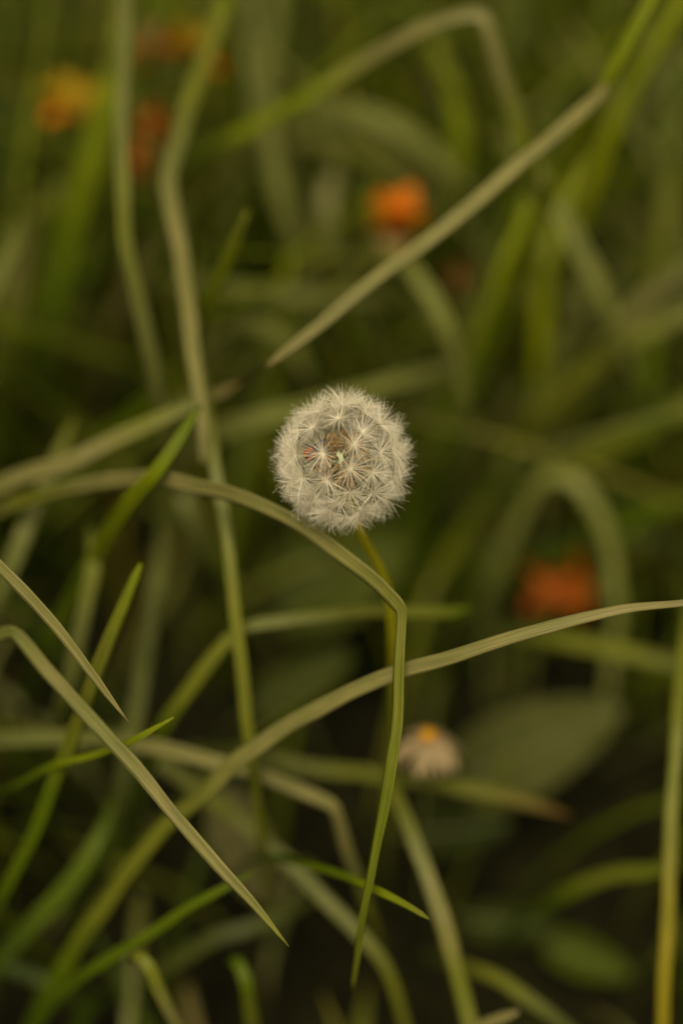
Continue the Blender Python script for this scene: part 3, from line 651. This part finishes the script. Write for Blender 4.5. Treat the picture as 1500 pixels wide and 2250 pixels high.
# the small beetle in among the seeds
def ell_body(name, prof, mat, parent, squash=.75):
    sides = 12; V, F = [], []
    for x, r_ in prof:
        for j in range(sides):
            a = 2 * math.pi * j / sides; V.append((x, math.cos(a) * r_, math.sin(a) * r_ * squash))
    for i in range(len(prof) - 1):
        for j in range(sides):
            F.append((i * sides + j, (i + 1) * sides + j, (i + 1) * sides + (j + 1) % sides, i * sides + (j + 1) % sides))
    F.append(tuple(range(sides))); F.append(tuple((len(prof) - 1) * sides + j for j in range(sides - 1, -1, -1)))
    return mesh_obj(name, V, F, mat, parent)
M_BLACK = plain_mat('beetle_black', [(.012, .011, .010), (.03, .027, .022)], .3, 0, 900)
M_RED = plain_mat('beetle_red', [(.30, .085, .04), (.38, .12, .055)], .35, 0, 700)
bc = at(694, 986, 5)
bug = empty('beetle', bc)
bx = (at(716, 964, 3) - at(672, 1003, 6)).normalized(); bz = (CAM - bc).normalized(); by = bz.cross(bx).normalized(); bz = bx.cross(by)
bug.matrix_world = Matrix.Translation(bc) @ Matrix((bx, by, bz)).transposed().to_4x4() @ Matrix.Scale(1.25, 4)
tag(bug, 'tiny black and orange-red beetle half hidden among the dandelion seeds', 'beetle')
ell_body('body', [(x * MM, r_ * MM) for x, r_ in ((-3.6, .25), (-3.0, 1.0), (-1.6, 1.45), (0, 1.4), (1.1, 1.05), (1.5, .9), (2.2, 1.0), (2.7, .7), (3.1, .62), (3.6, .55), (3.95, .2))], M_BLACK, bug)
for sgn in (1, -1):
    V, F = [], []
    for i in range(8):
        t = i / 7; x = (-3.9 + 3.9 * t) * MM
        for j in range(6):
            a = R(12 + 84 * j / 5); rr = (1.62 * math.sin(math.pi * (.12 + .72 * t)) ** .6) * MM
            for q in (1.0, .9): V.append((x, sgn * math.sin(a) * rr * q, math.cos(a) * rr * q * .8 + .05 * MM))
    for i in range(7):
        for j in range(5):
            a = (i * 6 + j) * 2; b = a + 12
            F += [(a, b, b + 2, a + 2), (a + 1, a + 3, b + 3, b + 1)]
    for i in range(7):
        for j, (p_, q_) in ((0, (0, 1)), (5, (1, 0))):
            a = (i * 6 + j) * 2; F.append((a + p_, a + q_, a + 12 + q_, a + 12 + p_))
    for i in (0, 7):
        for j in range(5):
            a = (i * 6 + j) * 2; F.append((a, a + 2, a + 3, a + 1))
    mesh_obj('wing_case', V, F, M_RED, bug)
    V, F = [], []
    tube_raw([Vector(p) * MM for p in ((3.7, sgn * .3, .2), (4.6, sgn * .8, .7), (5.8, sgn * 1.1, .9), (7.2, sgn * 1.2, .6))], [.09 * MM, .10 * MM, .10 * MM, .07 * MM], 5, V, F)
    mesh_obj('antenna', V, F, M_BLACK, bug)
    for k, x in enumerate((2.3, 1.0, -.4)):
        V, F = [], []
        dx = (1.2, .1, -1.3)[k]
        tube_raw([Vector(p) * MM for p in ((x, sgn * .8, -.3), (x + dx * .5, sgn * 1.9, .2), (x + dx, sgn * 2.7, -.8), (x + dx * 1.3, sgn * 3.2, -1.1))], [.14 * MM, .12 * MM, .09 * MM, .05 * MM], 5, V, F)
        mesh_obj('leg', V, F, M_BLACK, bug)

# ------------------------------------------------------------------ daisy
def petal_mat(name, a, b, trans=.35):
    return plain_mat(name, [a, b], .55, trans, 260)
def stem_to_ground(parent, p, mat, wd, t=Vector((0, 0, -1)), slack=.35):
    P = [p] + to_ground(p, t, slack)
    return ribbon('stem', [q - parent.location for q in P], [wd * .8, wd, wd, wd, wd * 1.1], mat, parent, round_=True)
def aimed(axis, center):
    m = frame(axis).to_4x4(); m.translation = center; return m
M_GSTEM = plain_mat('flower_stem', [(.10, .13, .02), (.18, .19, .04)], .5, .15, 120)
dc = at(940, 1618, 86)
daisy = empty('daisy', dc)
tag(daisy, 'small faded pinkish white daisy with an orange middle in the shade behind the stem', 'daisy')
ax = (Vector((0, .30, 1))).normalized()
DP = petal_mesh('petal', 16.5 * MM, 3.4 * MM, .3, .8, petal_mat('daisy_petal', (.46, .33, .17), (.56, .43, .25)), tipr=.9)
fm = frame(ax)
g = random.Random(9)
for j in range(26):
    a = 2 * math.pi * j / 26 + g.uniform(-.05, .05); dn = R(g.uniform(4, 34))
    x = fm @ Vector((math.cos(a), math.sin(a), 0)); x = (x * math.cos(dn) - ax * math.sin(dn)).normalized()
    y = ax.cross(x).normalized(); z = x.cross(y)
    m = Matrix((x, y, z)).transposed().to_4x4(); m.translation = x * (2.4 * MM) - ax * (.8 * MM)
    q = bpy.data.objects.new('petal', DP); COL.objects.link(q); q.parent = daisy
    s_ = g.uniform(.82, 1.05); q.matrix_local = m @ Matrix.Diagonal((s_, 1, 1, 1))
dm = lathe_mesh('disc', [(-1.0 * MM, 2.2 * MM), (.2 * MM, 3.3 * MM), (1.3 * MM, 3.1 * MM), (2.3 * MM, 2.2 * MM), (2.8 * MM, .9 * MM)], 16, plain_mat('daisy_disc', [(.58, .25, .003), (.66, .32, .005)], .7, 0, 900))
q = bpy.data.objects.new('disc', dm); COL.objects.link(q); q.parent = daisy; q.matrix_local = fm.to_4x4()
cm = lathe_mesh('calyx', [(-4.2 * MM, 1.0 * MM), (-3.2 * MM, 2.6 * MM), (-1.2 * MM, 3.2 * MM)], 12, M_BRACT)
q = bpy.data.objects.new('calyx', cm); COL.objects.link(q); q.parent = daisy; q.matrix_local = fm.to_4x4()
stem_to_ground(daisy, dc - ax * (3.8 * MM), M_GSTEM, .0018, -ax)

# ------------------------------------------------------------------ orange flowers
def flower(label, x, y, d, axis, rings, Lmm, wmm, stem_w=.0022, centre=True):
    """rings: (count, opening angle from the axis, petal scale, colour a, colour b)"""
    c0 = at(x, y, d); root = empty('orange_flower', c0)
    tag(root, label, 'flower', 'orange flowers lost in the grass')
    ax = axis.normalized(); fm = frame(ax); g = random.Random(int(x))
    for n_, op, sc_, ca, cb in rings:
        pm = petal_mesh('petal', Lmm * sc_ * MM, wmm * sc_ * MM, .45, .35, petal_mat('orange_petal', ca, cb), tipr=.85)
        for j in range(n_):
            a = 2 * math.pi * (j + .3 * op) / n_ + g.uniform(-.12, .12); o_ = R(op + g.uniform(-9, 9))
            rad = fm @ Vector((math.cos(a), math.sin(a), 0))
            xx = (ax * math.cos(o_) + rad * math.sin(o_)).normalized(); yy = ax.cross(rad).normalized(); zz = xx.cross(yy)
            m = Matrix((xx, yy, zz)).transposed().to_4x4(); m.translation = rad * (1.0 * MM)
            q = bpy.data.objects.new('petal', pm); COL.objects.link(q); q.parent = root
            s_ = g.uniform(.85, 1.1); q.matrix_local = m @ Matrix.Diagonal((s_, s_, s_, 1))
    cal = lathe_mesh('calyx', [(-5 * MM, 1.1 * MM), (-3 * MM, 2.2 * MM), (0, 2.6 * MM), (2.5 * MM, 2.2 * MM)], 12, M_BRACT)
    q = bpy.data.objects.new('calyx', cal); COL.objects.link(q); q.parent = root; q.matrix_local = fm.to_4x4()
    stem_to_ground(root, c0 - ax * (4.5 * MM), M_GSTEM, stem_w, (-ax * .6 + Vector((0, 0, -.6))).normalized())
    return root
OR = ((.68, .18, .002), (.76, .24, .004)); RD = ((.34, .075, .007), (.42, .11, .010)); YO = ((.40, .25, .004), (.46, .29, .006)); PK = ((.32, .19, .07), (.38, .23, .085))
Z = Vector((0, 0, 1))
flower('orange and yellow flower behind the pale slanting leaf', 862, 505, 165, Z + FWD * .1 + RIGHT * .1, [(5, 30, 1.0, *OR), (4, 55, .85, *YO), (3, 110, .8, *PK)], 22, 16)
flower('red-orange flower lying on its side inside the hooped leaf', 1300, 1298, 188, -RIGHT * 1.0 + Z * .05, [(4, 13, 1.65, *RD), (5, 60, .9, *OR)], 24, 14)
flower('yellow-orange flower near the broad yellow-green leaf', 165, 235, 206, Z + RIGHT * .2, [(5, 60, 1.0, *YO), (4, 95, .9, *OR)], 24, 15)
flower('amber flower held above the red-orange spike', 425, 125, 204, Z + RIGHT * .3, [(5, 40, 1.0, *YO), (3, 75, .9, *OR)], 22, 14)
flower('pink and orange flower crowning the red-orange spike', 322, 130, 204, Z, [(4, 28, 1.0, *PK), (3, 60, .8, *OR)], 22, 12)
flower('red-orange flower hanging below the pink and orange one', 330, 235, 206, Z * .7 - UP * 1.6, [(4, 20, 1.2, (.55, .14, .01), (.65, .2, .015)), (3, 40, .8, *RD)], 24, 12)
flower('dark red withered flower low on the spike', 305, 325, 206, -UP + Z * .2, [(4, 22, 1.0, (.40, .10, .012), (.5, .15, .016)), (2, 50, .7, *YO)], 20, 11)
flower('dull rusty little flower under the orange and yellow flower', 1005, 625, 205, Z - UP * .4, [(4, 40, 1.0, (.14, .05, .008), (.18, .07, .01))], 12, 8)

# ------------------------------------------------------------------ broad leaves
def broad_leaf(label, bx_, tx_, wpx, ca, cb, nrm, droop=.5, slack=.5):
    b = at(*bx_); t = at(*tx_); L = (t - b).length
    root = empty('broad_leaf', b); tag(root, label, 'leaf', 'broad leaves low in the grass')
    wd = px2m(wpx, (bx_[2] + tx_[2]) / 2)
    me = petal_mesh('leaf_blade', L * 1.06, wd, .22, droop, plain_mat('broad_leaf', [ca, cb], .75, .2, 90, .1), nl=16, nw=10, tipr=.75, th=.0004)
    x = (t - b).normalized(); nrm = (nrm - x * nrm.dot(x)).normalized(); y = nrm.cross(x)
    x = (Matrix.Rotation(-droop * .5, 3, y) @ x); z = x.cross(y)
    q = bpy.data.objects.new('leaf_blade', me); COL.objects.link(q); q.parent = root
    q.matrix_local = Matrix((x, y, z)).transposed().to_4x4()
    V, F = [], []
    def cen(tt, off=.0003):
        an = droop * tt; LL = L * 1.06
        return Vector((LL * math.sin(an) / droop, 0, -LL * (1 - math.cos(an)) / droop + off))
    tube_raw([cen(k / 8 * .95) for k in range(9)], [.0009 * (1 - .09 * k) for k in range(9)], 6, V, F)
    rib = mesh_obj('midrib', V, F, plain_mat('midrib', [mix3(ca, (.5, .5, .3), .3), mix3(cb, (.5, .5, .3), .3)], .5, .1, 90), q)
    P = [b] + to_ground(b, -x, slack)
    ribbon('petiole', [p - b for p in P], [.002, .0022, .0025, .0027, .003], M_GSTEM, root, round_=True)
TC = -FWD
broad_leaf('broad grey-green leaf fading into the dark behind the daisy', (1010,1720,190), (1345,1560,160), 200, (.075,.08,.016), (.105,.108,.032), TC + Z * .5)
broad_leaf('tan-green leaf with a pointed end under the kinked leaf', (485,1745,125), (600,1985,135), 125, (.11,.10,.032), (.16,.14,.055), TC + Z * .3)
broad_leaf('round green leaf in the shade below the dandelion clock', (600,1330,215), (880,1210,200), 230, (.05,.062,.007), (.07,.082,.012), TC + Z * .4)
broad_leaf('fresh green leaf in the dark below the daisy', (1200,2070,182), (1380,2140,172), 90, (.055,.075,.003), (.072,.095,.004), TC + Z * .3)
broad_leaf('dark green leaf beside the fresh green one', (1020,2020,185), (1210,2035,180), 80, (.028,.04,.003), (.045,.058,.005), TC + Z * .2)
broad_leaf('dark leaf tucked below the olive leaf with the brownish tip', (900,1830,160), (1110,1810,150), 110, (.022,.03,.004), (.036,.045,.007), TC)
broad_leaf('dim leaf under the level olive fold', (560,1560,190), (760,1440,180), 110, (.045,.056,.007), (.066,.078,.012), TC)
